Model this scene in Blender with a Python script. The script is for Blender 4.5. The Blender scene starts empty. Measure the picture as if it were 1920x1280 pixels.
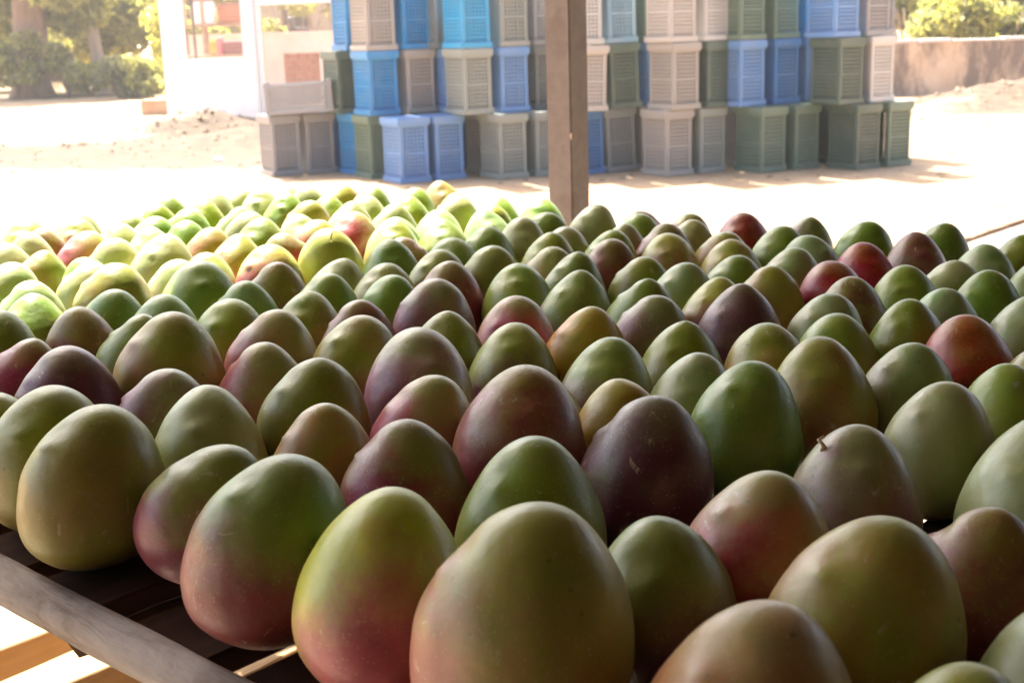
import bpy, bmesh, math, random
import numpy as np
from mathutils import Matrix, Vector
random.seed(7); rng = np.random.default_rng(7)
scene = bpy.context.scene
COL = scene.collection

# ------------------------------------------------------------------ camera
F, CX, CY = 2430.0, 960.0, 640.0            # focal length and centre in photo pixels
PITCH, ROLL, CAMZ = math.atan(590 / 2430.0), 0.03, 1.39
fw = np.array([0, math.cos(PITCH), -math.sin(PITCH)]); rt = np.array([1.0, 0, 0]); up = np.cross(rt, fw)
rt2 = math.cos(ROLL) * rt - math.sin(ROLL) * up
up2 = math.sin(ROLL) * rt + math.cos(ROLL) * up
cam = bpy.data.cameras.new('camera'); cam_o = bpy.data.objects.new('camera', cam); COL.objects.link(cam_o)
mw = Matrix.Identity(4)
for i in range(3):
    mw[i][0], mw[i][1], mw[i][2] = rt2[i], up2[i], -fw[i]
mw.translation = (0, 0, CAMZ); cam_o.matrix_world = mw
cam.sensor_width = 36; cam.lens = F / 1920 * 36; cam.clip_start = 0.05; cam.clip_end = 900
cam.dof.use_dof = True; cam.dof.focus_distance = 1.12; cam.dof.aperture_fstop = 13.0; cam.dof.aperture_blades = 7
scene.camera = cam_o

# ------------------------------------------------------------------ sky, sun, exposure
SUN_EL, SUN_AZ = math.radians(56), math.radians(-24)      # azimuth measured from +Y towards +X
sdir = Vector((math.sin(SUN_AZ) * math.cos(SUN_EL), math.cos(SUN_AZ) * math.cos(SUN_EL), math.sin(SUN_EL)))
world = bpy.data.worlds.new('World'); scene.world = world; world.use_nodes = True
wn = world.node_tree.nodes; wl = world.node_tree.links
sky = wn.new('ShaderNodeTexSky'); sky.sky_type = 'NISHITA'; sky.sun_disc = False
sky.sun_elevation = SUN_EL; sky.sun_rotation = SUN_AZ; sky.dust_density = 5.0; sky.air_density = 0.8; sky.ozone_density = 0.6
bg = wn['Background']; bg.inputs['Strength'].default_value = 0.12
wl.new(sky.outputs[0], bg.inputs[0])
sun = bpy.data.lights.new('sun', 'SUN'); sun.energy = 4.6; sun.angle = math.radians(0.53); sun.color = (1.0, 0.94, 0.85)
sun_o = bpy.data.objects.new('sun', sun); COL.objects.link(sun_o)
sun_o.rotation_euler = (-sdir).to_track_quat('-Z', 'Y').to_euler(); sun_o.location = (-3, 8, 12)
vs = scene.view_settings; vs.view_transform = 'Standard'; vs.look = 'None'; vs.gamma = 1; vs.exposure = 2.42
vs.use_curve_mapping = False

# ------------------------------------------------------------------ projection helpers (photo pixel -> point on a known plane)
def ray(x, y): return (fw * F + rt2 * (x - CX) - up2 * (y - CY)) / F
def onz(x, y, z):
    d = ray(x, y); return np.array([0, 0, CAMZ]) + d * (z - CAMZ) / d[2]
def ony(x, y, Y):
    d = ray(x, y); return np.array([0, 0, CAMZ]) + d * Y / d[1]
def depth(p): return float((np.asarray(p, float) - [0, 0, CAMZ]) @ fw)
def proj(p):
    v = np.asarray(p, float) - [0, 0, CAMZ]; d = v @ fw
    return CX + F * (v @ rt2) / d, CY - F * (v @ up2) / d
RA = math.radians(-42.0)                                   # the rack and the shed share one heading
UU = np.array([math.cos(RA), math.sin(RA)]); VV = np.array([-math.sin(RA), math.cos(RA)])
def uv(u, v, z=0.0):
    p = UU * u + VV * v; return Vector((p[0], p[1], z))

# ------------------------------------------------------------------ object helpers
def tag(o, label=None, cat=None, group=None, kind=None):
    if label: o['label'] = label
    if cat: o['category'] = cat
    if group: o['group'] = group
    if kind: o['kind'] = kind
    return o
def empty(name, loc=(0, 0, 0), rot=(0, 0, 0)):
    o = bpy.data.objects.new(name, None); COL.objects.link(o); o.location = loc; o.rotation_euler = rot
    o.empty_display_size = 0.1; return o
def link(name, me, mat=None, parent=None, loc=None, rot=None):
    o = bpy.data.objects.new(name, me); COL.objects.link(o)
    if mat is not None and not me.materials: me.materials.append(mat)
    if parent is not None: o.parent = parent
    if loc is not None: o.location = loc
    if rot is not None: o.rotation_euler = rot
    return o
class MB:
    def __init__(s): s.v = []; s.f = []
    def add(s, vs, fs):
        n = len(s.v); s.v += [tuple(map(float, p)) for p in vs]; s.f += [tuple(i + n for i in f) for f in fs]; return s
    def box(s, x0, x1, y0, y1, z0, z1):
        return s.add([(x0, y0, z0), (x1, y0, z0), (x1, y1, z0), (x0, y1, z0), (x0, y0, z1), (x1, y0, z1), (x1, y1, z1), (x0, y1, z1)],
                     [(0, 3, 2, 1), (4, 5, 6, 7), (0, 1, 5, 4), (1, 2, 6, 5), (2, 3, 7, 6), (3, 0, 4, 7)])
    def tube(s, pts, rad, n=8, cap=True, jit=0.0):
        pts = [Vector(p) for p in pts]; rad = rad if hasattr(rad, '__len__') else [rad] * len(pts)
        rings = []
        for i, p in enumerate(pts):
            t = (pts[min(i + 1, len(pts) - 1)] - pts[max(i - 1, 0)]).normalized()
            a = t.orthogonal().normalized() if abs(t.z) > 0.95 else t.cross(Vector((0, 0, 1))).normalized()
            b = t.cross(a)
            rings.append([p + (a * math.cos(2 * math.pi * k / n) + b * math.sin(2 * math.pi * k / n)) * rad[i] * (1 + random.uniform(-jit, jit)) for k in range(n)])
        vs = [q for r in rings for q in r]; fs = []
        for i in range(len(rings) - 1):
            for k in range(n):
                fs.append((i * n + k, i * n + (k + 1) % n, (i + 1) * n + (k + 1) % n, (i + 1) * n + k))
        if cap: fs.append(tuple(range(n))); fs.append(tuple(reversed(range((len(rings) - 1) * n, len(rings) * n))))
        return s.add(vs, fs)
    def mesh(s, name, smooth=False, bevel=0.0, seg=2):
        me = bpy.data.meshes.new(name); me.from_pydata(s.v, [], s.f); me.update()
        bm = bmesh.new(); bm.from_mesh(me)
        bmesh.ops.recalc_face_normals(bm, faces=bm.faces)
        if bevel:
            bmesh.ops.bevel(bm, geom=[e for e in bm.edges if len(e.link_faces) == 2 and e.calc_face_angle(0) > 0.6], offset=bevel, segments=seg, affect='EDGES', clamp_overlap=True)
        bm.to_mesh(me); bm.free()
        if smooth:
            for p in me.polygons: p.use_smooth = True
        return me

# ------------------------------------------------------------------ material helpers
def newmat(name):
    m = bpy.data.materials.new(name); m.use_nodes = True
    nt = m.node_tree; return m, nt, nt.nodes['Principled BSDF']
def N(nt, typ, **kw):
    n = nt.nodes.new(typ)
    for k, v in kw.items(): setattr(n, k, v)
    return n
def ramp(nt, fac, stops, interp='LINEAR'):
    r = N(nt, 'ShaderNodeValToRGB'); r.color_ramp.interpolation = interp
    e = r.color_ramp.elements
    while len(e) < len(stops): e.new(0.5)
    for i, (p, c) in enumerate(stops):
        e[i].position = p; e[i].color = (c[0], c[1], c[2], 1) if hasattr(c, '__len__') else (c, c, c, 1)
    nt.links.new(fac, r.inputs[0]); return r.outputs[0]
def noise(nt, vec, scale, detail=4, rough=0.55, dist=0.0):
    n = N(nt, 'ShaderNodeTexNoise'); n.inputs['Scale'].default_value = scale; n.inputs['Detail'].default_value = detail
    n.inputs['Roughness'].default_value = rough; n.inputs['Distortion'].default_value = dist
    nt.links.new(vec, n.inputs['Vector']); return n.outputs['Fac']
def mix(nt, fac, a, b, blend='MIX'):
    m = N(nt, 'ShaderNodeMix', data_type='RGBA', blend_type=blend)
    for sock, v in ((m.inputs[0], fac), (m.inputs[6], a), (m.inputs[7], b)):
        if isinstance(v, (int, float)): sock.default_value = v
        elif isinstance(v, tuple): sock.default_value = (*v, 1) if len(v) == 3 else v
        else: nt.links.new(v, sock)
    return m.outputs[2]
def math_(nt, op, a, b=0.0, c=0.0, clamp=False):
    m = N(nt, 'ShaderNodeMath', operation=op, use_clamp=clamp)
    for s, v in zip(m.inputs, (a, b, c)):
        if isinstance(v, (int, float)): s.default_value = v
        else: nt.links.new(v, s)
    return m.outputs[0]
def coords(nt, kind='Object', scale=(1, 1, 1), rnd=0.0, rot=(0, 0, 0)):
    t = N(nt, 'ShaderNodeTexCoord').outputs[kind]
    mp = N(nt, 'ShaderNodeMapping'); mp.inputs['Scale'].default_value = scale; mp.inputs['Rotation'].default_value = rot
    nt.links.new(t, mp.inputs['Vector'])
    if rnd:
        oi = N(nt, 'ShaderNodeObjectInfo'); k = math_(nt, 'MULTIPLY', oi.outputs['Random'], rnd)
        cmb = N(nt, 'ShaderNodeCombineXYZ')
        for i in range(3): nt.links.new(k, cmb.inputs[i])
        nt.links.new(cmb.outputs[0], mp.inputs['Location'])
    return mp.outputs[0]
def bump(nt, bsdf, h, strength=0.3, dist=0.01):
    b = N(nt, 'ShaderNodeBump'); b.inputs['Strength'].default_value = strength; b.inputs['Distance'].default_value = dist
    nt.links.new(h, b.inputs['Height']); nt.links.new(b.outputs[0], bsdf.inputs['Normal'])
def simple(name, c1, c2, scale=8, rough=0.7, bstr=0.2, bdist=0.004, stretch=(1, 1, 1), rnd=20.0, metallic=0.0, spots=None, lo=0.3, hi=0.7):
    m, nt, b = newmat(name); v = coords(nt, 'Object', stretch, rnd)
    n1 = noise(nt, v, scale, 6, 0.6); col = ramp(nt, n1, [(lo, c1), (hi, c2)])
    if spots:
        n2 = noise(nt, v, scale * 0.35, 5, 0.65); col = mix(nt, ramp(nt, n2, [(0.52, 0.0), (0.66, 1.0)]), col, spots)
    nt.links.new(col, b.inputs['Base Color']); b.inputs['Roughness'].default_value = rough; b.inputs['Metallic'].default_value = metallic
    if bstr: bump(nt, b, noise(nt, v, scale * 4, 5, 0.6), bstr, bdist)
    return m

# ------------------------------------------------------------------ setting: ground, floor slab
m_ground, nt, b = newmat('sandy_earth'); v = coords(nt, 'Object')
sand = ramp(nt, noise(nt, v, 0.9, 8, 0.62), [(0.3, (0.33, 0.21, 0.11)), (0.5, (0.44, 0.30, 0.175)), (0.72, (0.53, 0.385, 0.245))])
grit = ramp(nt, noise(nt, v, 14, 6, 0.7), [(0.35, (0.55, 0.5, 0.45)), (0.65, (1.1, 1.08, 1.05))])
sand = mix(nt, 0.5, sand, mix(nt, 1.0, sand, grit, 'MULTIPLY'))
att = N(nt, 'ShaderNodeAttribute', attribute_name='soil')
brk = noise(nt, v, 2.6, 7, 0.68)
brown_mask = ramp(nt, math_(nt, 'ADD', att.outputs['Fac'], math_(nt, 'MULTIPLY', math_(nt, 'SUBTRACT', brk, 0.5), 1.1)), [(0.28, 0.0), (0.55, 1.0)])
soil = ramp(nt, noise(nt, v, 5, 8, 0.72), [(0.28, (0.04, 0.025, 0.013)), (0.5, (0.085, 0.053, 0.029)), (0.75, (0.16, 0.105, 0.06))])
nt.links.new(mix(nt, brown_mask, sand, soil), b.inputs['Base Color']); b.inputs['Roughness'].default_value = 0.95
bump(nt, b, noise(nt, v, 9, 8, 0.7), 0.6, 0.05)

def gauss(x, y, cx, cy, sx, sy, rot=0.0):
    c, s = math.cos(rot), math.sin(rot); dx, dy = x - cx, y - cy
    return math.exp(-(((dx * c + dy * s) / sx) ** 2 + ((-dx * s + dy * c) / sy) ** 2))
from mathutils import noise as mnoise
def ground_h(x, y):
    h = 0.34 * gauss(x, y, -4.4, 18.9, 1.15, 0.55, -0.3) + 0.20 * gauss(x, y, -3.2, 17.0, 1.0, 0.8) + 0.10 * gauss(x, y, -5.6, 16.4, 2.2, 0.9, -0.1)
    h += 0.62 * gauss(x, y, 10.6, 20.6, 2.4, 1.3, 0.1) + 0.20 * gauss(x, y, 7.6, 20.2, 1.6, 0.8)
    if y > 13.2 and h > 0.02: h += 0.34 * h * (mnoise.fractal(Vector((x * 3, y * 3, 0)), 1.0, 2.0, 4)) + 0.03 * mnoise.noise(Vector((x * 7, y * 7, 3)))
    return h
def brown_amount(x, y):  # how far the ground colour turns to the darker brown
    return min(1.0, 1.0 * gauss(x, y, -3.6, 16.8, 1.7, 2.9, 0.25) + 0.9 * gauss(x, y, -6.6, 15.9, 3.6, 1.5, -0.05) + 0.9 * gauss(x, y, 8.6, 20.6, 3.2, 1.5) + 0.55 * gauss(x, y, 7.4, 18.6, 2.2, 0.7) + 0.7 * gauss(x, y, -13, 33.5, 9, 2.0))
xs = np.unique(np.concatenate([np.linspace(-400, -20, 14), np.arange(-14, 16.01, 0.22), np.linspace(20, 400, 14)]))
ys = np.unique(np.concatenate([np.linspace(-120, -8, 10), np.arange(-6, 11, 1.0), np.arange(11, 25, 0.2), np.arange(25, 40, 0.7), np.linspace(45, 600, 16)]))
vs_, at = [], []
for y in ys:
    for x in xs: vs_.append((x, y, ground_h(x, y))); at.append(brown_amount(x, y))
nx = len(xs); fs_ = [(j * nx + i, j * nx + i + 1, (j + 1) * nx + i + 1, (j + 1) * nx + i) for j in range(len(ys) - 1) for i in range(nx - 1)]
me = bpy.data.meshes.new('ground'); me.from_pydata(vs_, [], fs_); me.update()
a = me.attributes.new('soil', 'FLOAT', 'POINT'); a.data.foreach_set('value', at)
for p in me.polygons: p.use_smooth = True
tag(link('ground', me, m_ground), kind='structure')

m_conc = simple('worn_concrete', (0.21, 0.17, 0.13), (0.31, 0.255, 0.195), 3, 0.9, 0.3, 0.01, spots=(0.25, 0.21, 0.16))
mb = MB(); P = [uv(-3.17, -4), uv(6, -4), uv(6, 9.5), uv(-3.17, 9.5)]
mb.add([(p.x, p.y, 0.02) for p in P] + [(p.x, p.y, -0.1) for p in P], [(0, 1, 2, 3), (0, 4, 5, 1), (1, 5, 6, 2), (2, 6, 7, 3), (3, 7, 4, 0)])
tag(link('floor', mb.mesh('floor'), m_conc), kind='structure')
m_edge = simple('edge_brick', (0.20, 0.11, 0.06), (0.32, 0.19, 0.11), 20, 0.9)
mb = MB()
for k in range(44):
    A = -3.9 + k * 0.30; q = [uv(-3.235, A), uv(-3.175, A), uv(-3.175, A + 0.285), uv(-3.235, A + 0.285)]
    mb.add([(p.x, p.y, -0.05) for p in q] + [(p.x, p.y, 0.045 + random.uniform(-.006, .006)) for p in q], [(4, 5, 6, 7), (0, 1, 5, 4), (1, 2, 6, 5), (2, 3, 7, 6), (3, 0, 4, 7)])
tag(link('floor_edging', mb.mesh('floor_edging'), m_edge), kind='structure')

# ------------------------------------------------------------------ shed: post, roof
m_post = simple('brown_paint', (0.165, 0.125, 0.10), (0.205, 0.157, 0.127), 30, 0.55, 0.25, 0.002, spots=(0.15, 0.105, 0.08))
m_chip = simple('chipped_rust', (0.45, 0.25, 0.12), (0.6, 0.42, 0.28), 60, 0.8)
m_gal = simple('weathered_sheet', (0.07, 0.06, 0.05), (0.12, 0.105, 0.09), 5, 0.6, 0.0, metallic=0.0, spots=(0.28, 0.18, 0.11))
ZE = 2.75                                                  # eave height
UE = -1.38 - (ZE - 1.09) / math.tan(SUN_EL) * float(np.array([sdir.x, sdir.y]) / math.hypot(sdir.x, sdir.y) @ -UU)
def roofz(u): return ZE + (u - UE) * 0.16
def steel_post(loc, top, label, w=0.084, extra=0.06):
    t = empty('shed_post', loc, (0, 0, RA + extra)); h = top - loc[2]; s = w / 2
    link('column', MB().box(-s, s, -s, s, 0.012, h).mesh('column', False, 0.0045, 2), m_post, t)
    link('base_plate', MB().box(-0.09, 0.09, -0.09, 0.09, 0.0, 0.012).mesh('base_plate'), m_post, t)
    return tag(t, label, 'post', 'posts of the shed')
UPOST = UE + 0.10
d = ray(1066, 300); k = UPOST / (d[0] * UU[0] + d[1] * UU[1]); PP = np.array([d[0] * k, d[1] * k])
VP = float(PP @ VV)
main_post = steel_post((PP[0], PP[1], 0.02), roofz(UPOST) - 0.07, 'brown painted square steel post standing just behind the mango rack')
# small chip of lifted paint on the corner that faces the rack
cz = 1.39 + (float(ony(1066, 253, PP[1])[2]) - 1.39)
mbc = MB(); cvs = [(0.042 + random.uniform(-.004, .004), -0.043 + random.uniform(-.003, .003), cz - 0.02 + z) for z in (-.009, -.003, .003, .009)]
mbc.add(cvs + [(x + .006, y - .004, z) for x, y, z in cvs], [(0, 1, 5, 4), (1, 2, 6, 5), (2, 3, 7, 6), (0, 4, 7, 3)])
link('paint_chip', mbc.mesh('paint_chip'), m_chip, main_post)
for (du, dv, nm) in ((0, 4.4, 'brown square steel post further along the shed eave'), (0, -4.4, 'brown square steel post at the near end of the shed eave'), (4.6, 0, 'brown square steel post deep inside the shed')):
    u_, v_ = UPOST + du, VP + dv; p = uv(u_, v_)
    steel_post((p.x, p.y, 0.02), roofz(u_) - 0.07, nm)
roof = empty('shed_roof', (*uv(UE, 0)[:2], ZE))
tag(roof, 'sloping corrugated metal roof over the mango rack', 'roof')
def roof_local(u, v, dz=0.0):
    p = uv(u, v, roofz(u) + dz) - Vector((*uv(UE, 0)[:2], ZE)); return p
nw = 22
for k in range(14):
    v0 = -5.6 + k * 1.0; vs_ = []; fs_ = []
    for i in range(nw + 1):
        vv = v0 + i * 1.03 / nw; dz = 0.012 * math.cos(i * math.pi) + (0.006 if k % 2 else 0.0)
        for uu in (UE, UE + 3.2, UE + 6.5): vs_.append(roof_local(uu, vv, dz + 0.02))
    for i in range(nw):
        for j in range(2): a_ = i * 3 + j; fs_.append((a_, a_ + 3, a_ + 4, a_ + 1))
    link('roof_sheet', MB().add(vs_, fs_).mesh('roof_sheet'), m_gal, roof)
for uu in (UPOST, UPOST + 1.55, UPOST + 3.1, UPOST + 4.6, UE + 6.4):
    a_, b_ = roof_local(uu, -5.6, -0.035), roof_local(uu, 8.4, -0.035)
    link('purlin', MB().tube([a_, b_], 0.035, 4).mesh('purlin'), m_post, roof)

# unseen walls added behind and beside the camera to block frontal light
m_blocker = simple('blocker_wall_brown', (0.055, 0.042, 0.032), (0.09, 0.07, 0.055), 6, 0.95, 0.4, 0.01)
for nm, a_, b_, lab in (('blocker_wall', (-0.75, -1.25), (1.9, -1.25), 'dull brown wall added behind the camera to block light'), ('blocker_wall', (1.9, -1.25), (1.9, 6.5), 'dull brown wall added to block light on the inner side of the shed')):
    A, B = uv(*a_), uv(*b_); t = empty(nm, A, (0, 0, math.atan2(B.y - A.y, B.x - A.x))); L_ = (B - A).length
    top0, top1 = roofz(a_[0]) - .05, roofz(b_[0]) - .05
    link('panel', MB().add([(0, 0, .02), (L_, 0, .02), (L_, -.12, .02), (0, -.12, .02), (0, 0, top0), (L_, 0, top1), (L_, -.12, top1), (0, -.12, top0)], [(0, 3, 2, 1), (4, 5, 6, 7), (0, 1, 5, 4), (1, 2, 6, 5), (2, 3, 7, 6), (3, 0, 4, 7)]).mesh('panel'), m_blocker, t)
    tag(t, lab, 'wall')

# ------------------------------------------------------------------ crates
CR = dict(
    blue=((0.025, 0.235, 0.52), 'bright blue'), sky=((0.035, 0.34, 0.62), 'vivid sky blue'), peri=((0.14, 0.29, 0.56), 'periwinkle blue'),
    grey=((0.30, 0.295, 0.30), 'mid grey'), ggreen=((0.29, 0.315, 0.28), 'grey green'), beige=((0.385, 0.35, 0.31), 'beige grey'),
    white=((0.56, 0.54, 0.51), 'off white'), green=((0.135, 0.20, 0.145), 'dull green'), dgreen=((0.085, 0.125, 0.095), 'dark green'),
    steel=((0.22, 0.36, 0.46), 'pale steel blue'), cream=((0.53, 0.485, 0.43), 'cream'), slate=((0.19, 0.21, 0.205), 'slate grey'), mblue=((0.06, 0.19, 0.44), 'deep blue'))
CM = {}
for k_, (c, _) in CR.items():
    m, nt, b = newmat('crate_plastic_' + k_); v = coords(nt, 'Object', rnd=30.0)
    dust = ramp(nt, noise(nt, v, 5, 6, 0.65), [(0.42, 0.0), (0.75, 0.55)])
    c1 = mix(nt, noise(nt, v, 2.2, 3), tuple(x * 0.78 for x in c), tuple(min(1, x * 1.04) for x in c))
    nt.links.new(mix(nt, dust, c1, tuple(0.6 * x + 0.3 * y for x, y in zip(c, (0.42, 0.34, 0.25)))), b.inputs['Base Color'])
    b.inputs['Roughness'].default_value = 0.45; CM[k_] = m
CW, CD, CH = 0.292, 0.37, 0.60
def lattice(w, h, nc, nr, t=0.02):
    """a grid panel in the x-z plane from 0..w, 0..h, thickness t along y"""
    mb = MB(); bw = w / nc * 0.40; bh = h / nr * 0.36
    for i in range(nc + 1):
        x = i * w / nc; mb.box(max(0, x - bw / 2), min(w, x + bw / 2), 0, t, 0, h)
    for j in range(nr + 1):
        z = j * h / nr; e = bh * (1.9 if j == nr // 2 else 1.0); mb.box(0, w, 0.0012, t - 0.0012, max(0, z - e / 2), min(h, z + e / 2))
    return mb
P_ = 0.036; z0, z1 = 0.062, 0.515
ME_front = lattice(CW - 2 * P_, z1 - z0, 6, 13).mesh('lattice_front')
ME_side = lattice(CD - 2 * P_, z1 - z0, 8, 13).mesh('lattice_side')
def band(z0, z1, e):
    mb = MB(); mb.box(-e, CW + e, -e, CD + e, z0, z1); return mb.mesh('band', False, 0.008, 2)
ME_top = band(0.528, 0.60, 0.020); ME_bot = band(0.0, 0.055, 0.017)
mbt = MB(); mbt.box(-0.004, CW + .004, -0.004, CD + .004, 0.512, 0.5285); ME_neck = mbt.mesh('neck')
ME_back = MB().box(P_ - .004, CW - P_ + .004, CD - .014, CD - .008, .054, .514).mesh('light_stop_back'); ME_inner = MB().box(0, .006, P_ - .004, CD - P_ + .004, .054, .514).mesh('light_stop_inner')  # solid panels added to keep light out, so the lattice holes look dark
ME_post = MB().box(0, P_, 0, P_, 0.053, 0.515).mesh('corner_post', False, 0.006, 2)
def crate_parts(root, mat, mouth):
    def put(nm, me, loc=(0, 0, 0), rz=0.0):
        o = bpy.data.objects.new(nm, me); COL.objects.link(o); o.parent = root; o.location = loc; o.rotation_euler = (0, 0, rz)
        if not me.materials: me.materials.append(None)
        o.material_slots[0].link = 'OBJECT'; o.material_slots[0].material = mat
    put('top_end', ME_top); put('top_rim', ME_neck); put('bottom_end', ME_bot)
    for x in (0, CW - P_):
        for y in (0, CD - P_): put('corner_post', ME_post, (x, y, 0))
    put('lattice_panel', ME_front, (P_, 0.006, z0)); put('light_stop_back', ME_back)
    if mouth == 'R': put('lattice_panel', ME_side, (0.026, P_, z0), math.pi / 2); put('light_stop_inner', ME_inner, (CW - 0.02, 0, 0))
    else: put('lattice_panel', ME_side, (CW - 0.006, P_, z0), math.pi / 2)
    if mouth == 'L': put('light_stop_inner', ME_inner, (0.012, 0, 0))
# tier, pixel x of the front face's left edge, depth, colour, which side is open, extra turn, lean
YA, YB, YC = 12.03, 12.21, 12.52
CRATES = [
 (0, 502, 12.98, 'grey', 'R', 0, 0), (0, 568, 13.12, 'grey', 'L', 0, 0), (0, 662, 12.86, 'blue', 'R', .06, 0), (0, 688, 12.50, 'green', 'R', 0, 0),
 (0, 744, YA, 'peri', 'R', 0, 0), (0, 812, YB, 'peri', 'L', 0, 0), (0, 933, YA + .1, 'ggreen', 'R', 0, 0), (0, 1003, YB + .1, 'ggreen', 'L', 0, 0),
 (0, 1082, 12.3, 'mblue', 'R', 0, 0), (0, 1140, 12.42, 'slate', 'L', -.2, -.05), (0, 1250, YA - .05, 'beige', 'R', 0, 0), (0, 1314, YB - .05, 'ggreen', 'L', 0, 0),
 (0, 1430, YA, 'green', 'R', 0, 0), (0, 1494, YB, 'green', 'L', 0, 0), (0, 1610, YA, 'dgreen', 'R', 0, 0), (0, 1670, YB + .02, 'green', 'N', 0, 0),
 (1, 693, 12.45, 'blue', 'R', 0, 0), (1, 764, 12.63, 'beige', 'L', 0, 0), (1, 870, YA + .12, 'ggreen', 'R', 0, 0), (1, 940, YB + .12, 'peri', 'L', 0, 0),
 (1, 1084, 12.2, 'cream', 'R', -.1, .03), (1, 1148, 12.36, 'dgreen', 'L', -.15, -.04), (1, 1263, YA - .05, 'beige', 'R', 0, 0), (1, 1327, YB - .05, 'dgreen', 'L', 0, 0),
 (1, 1388, YA + .1, 'peri', 'R', 0, 0), (1, 1453, YB + .14, 'mblue', 'L', 0, 0), (1, 1574, YA - .03, 'dgreen', 'R', 0, 0), (1, 1633, YB, 'white', 'L', 0, 0),
 (2, 693, 12.45, 'beige', 'R', 0, 0), (2, 760, 12.63, 'blue', 'L', 0, 0), (2, 870, YA + .12, 'sky', 'R', 0, 0), (2, 942, YB + .14, 'ggreen', 'L', 0, 0),
 (2, 1078, 12.2, 'white', 'R', -.1, 0), (2, 1143, 12.36, 'steel', 'L', -.1, -.02), (2, 1257, YA - .05, 'cream', 'R', 0, 0), (2, 1321, YB - .05, 'white', 'L', 0, 0),
 (2, 1387, YA + .1, 'green', 'R', 0, 0), (2, 1451, YB + .14, 'green', 'L', 0, 0), (2, 1563, YA - .03, 'peri', 'R', 0, 0), (2, 1622, YB, 'grey', 'L', 0, 0),
]
BACK = [(0, 600, 'mblue'), (0, 905, 'beige'), (0, 1000, 'slate'), (0, 1203, 'cream'), (0, 1386, 'white'), (0, 1560, 'dgreen'),
        (1, 634, 'dgreen'), (1, 842, 'peri'), (1, 1005, 'slate'), (1, 1214, 'peri'), (1, 1380, 'mblue'), (1, 1512, 'peri'),
        (2, 655, 'blue'), (2, 820, 'slate'), (2, 1004, 'grey'), (2, 1210, 'green'), (2, 1380, 'dgreen'), (2, 1508, 'blue')]
TIER = ['bottom', 'middle', 'top']
def place_crate(tier, px, Y, ck, mouth, turn, lean, label):
    p = ony(px, 150, Y)
    t = empty('plastic_crate', (p[0], Y, tier * 0.603 + ground_h(p[0], Y)), (0, lean, math.radians(30) + turn))
    crate_parts(t, CM[ck], mouth); return tag(t, label, 'crate', 'plastic crates stacked on end in the yard')
for tier in range(3):
    row = sorted([c for c in CRATES if c[0] == tier], key=lambda c: c[1])
    for i, c in enumerate(row):
        nm = lambda j: CR[row[j][3]][1]
        if i == 0: rel = f'starting the tier beside a {nm(1)} one'
        elif i == len(row) - 1: rel = f'at the tier end beside a {nm(i - 1)} one'
        else: rel = f'between {nm(i - 1)} and {nm(i + 1)} crates'
        extra = ', tilted' if abs(c[6]) > 0.025 else ''
        place_crate(*c, f'{nm(i)} crate on end{extra}, {TIER[tier]} tier, {rel}')
for tier, px, ck in BACK:
    yb = 13.3 if px < 660 and tier == 0 else (12.95 if px < 760 else YC + 0.12)
    place_crate(tier, px, yb, ck, 'R', random.uniform(-.05, .05), 0, f'{CR[ck][1]} crate showing in a gap behind the front stack, {TIER[tier]} tier')
# a second rank of crates closes the stack behind
DEEP = 'slate dgreen mblue green grey peri beige ggreen blue slate dgreen grey'.split()
for tier in range(3):
    for i in range(15):
        px = (655 if tier else 540) + i * (70 if tier else 77); ck = DEEP[(i * 5 + tier * 3) % len(DEEP)]
        place_crate(tier, px, 13.55 if px < 700 else 13.16, ck, 'R', random.uniform(-.04, .04), 0, f'{CR[ck][1]} crate in the hidden rear rank of the stack, {TIER[tier]} tier')
# the grey crate that lies the right way up on the two grey ones
lc = empty('plastic_crate', (0, 0, 0)); tag(lc, 'open grey crate lying flat on top of two grey upright crates', 'crate', 'plastic crates stacked on end in the yard')
pl = ony(497, 211, 12.93); lc.location = (pl[0] + .01, 12.93, 0.605); lc.rotation_euler = (0, -0.035, math.radians(8))
LL, LD, LH = 0.66, 0.42, 0.30
def putl(nm, mb, loc=(0, 0, 0), rz=0.0, bev=0.0):
    link(nm, mb.mesh(nm, False, bev), CM['grey'], lc, loc, (0, 0, rz))
putl('base', MB().box(0.01, LL - .01, 0.01, LD - .01, 0, 0.02))
for y in (0.0, LD - .008): putl('lattice_panel', lattice(LL - .1, LH - .07, 16, 7, .008), (.05, y, .03))
for x in (0.008, LL): putl('lattice_panel', lattice(LD - .1, LH - .06, 9, 7, .008), (x, .05, .03), math.pi / 2)
for x in (0, LL - .05):
    for y in (0, LD - .05): putl('corner_post', MB().box(x, x + .05, y, y + .05, 0, LH + .015), bev=.006)
putl('rim', MB().box(.05, LL - .05, -.006, .014, LH - .045, LH - .015).box(.05, LL - .05, LD - .014, LD + .006, LH - .045, LH - .015).box(-.006, .014, .05, LD - .05, LH - .045, LH - .015).box(LL - .014, LL + .006, .05, LD - .05, LH - .045, LH - .015))
putl('foot_rail', MB().box(0, LL, -.005, .012, 0, .03).box(0, LL, LD - .012, LD + .005, 0, .03))

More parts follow.
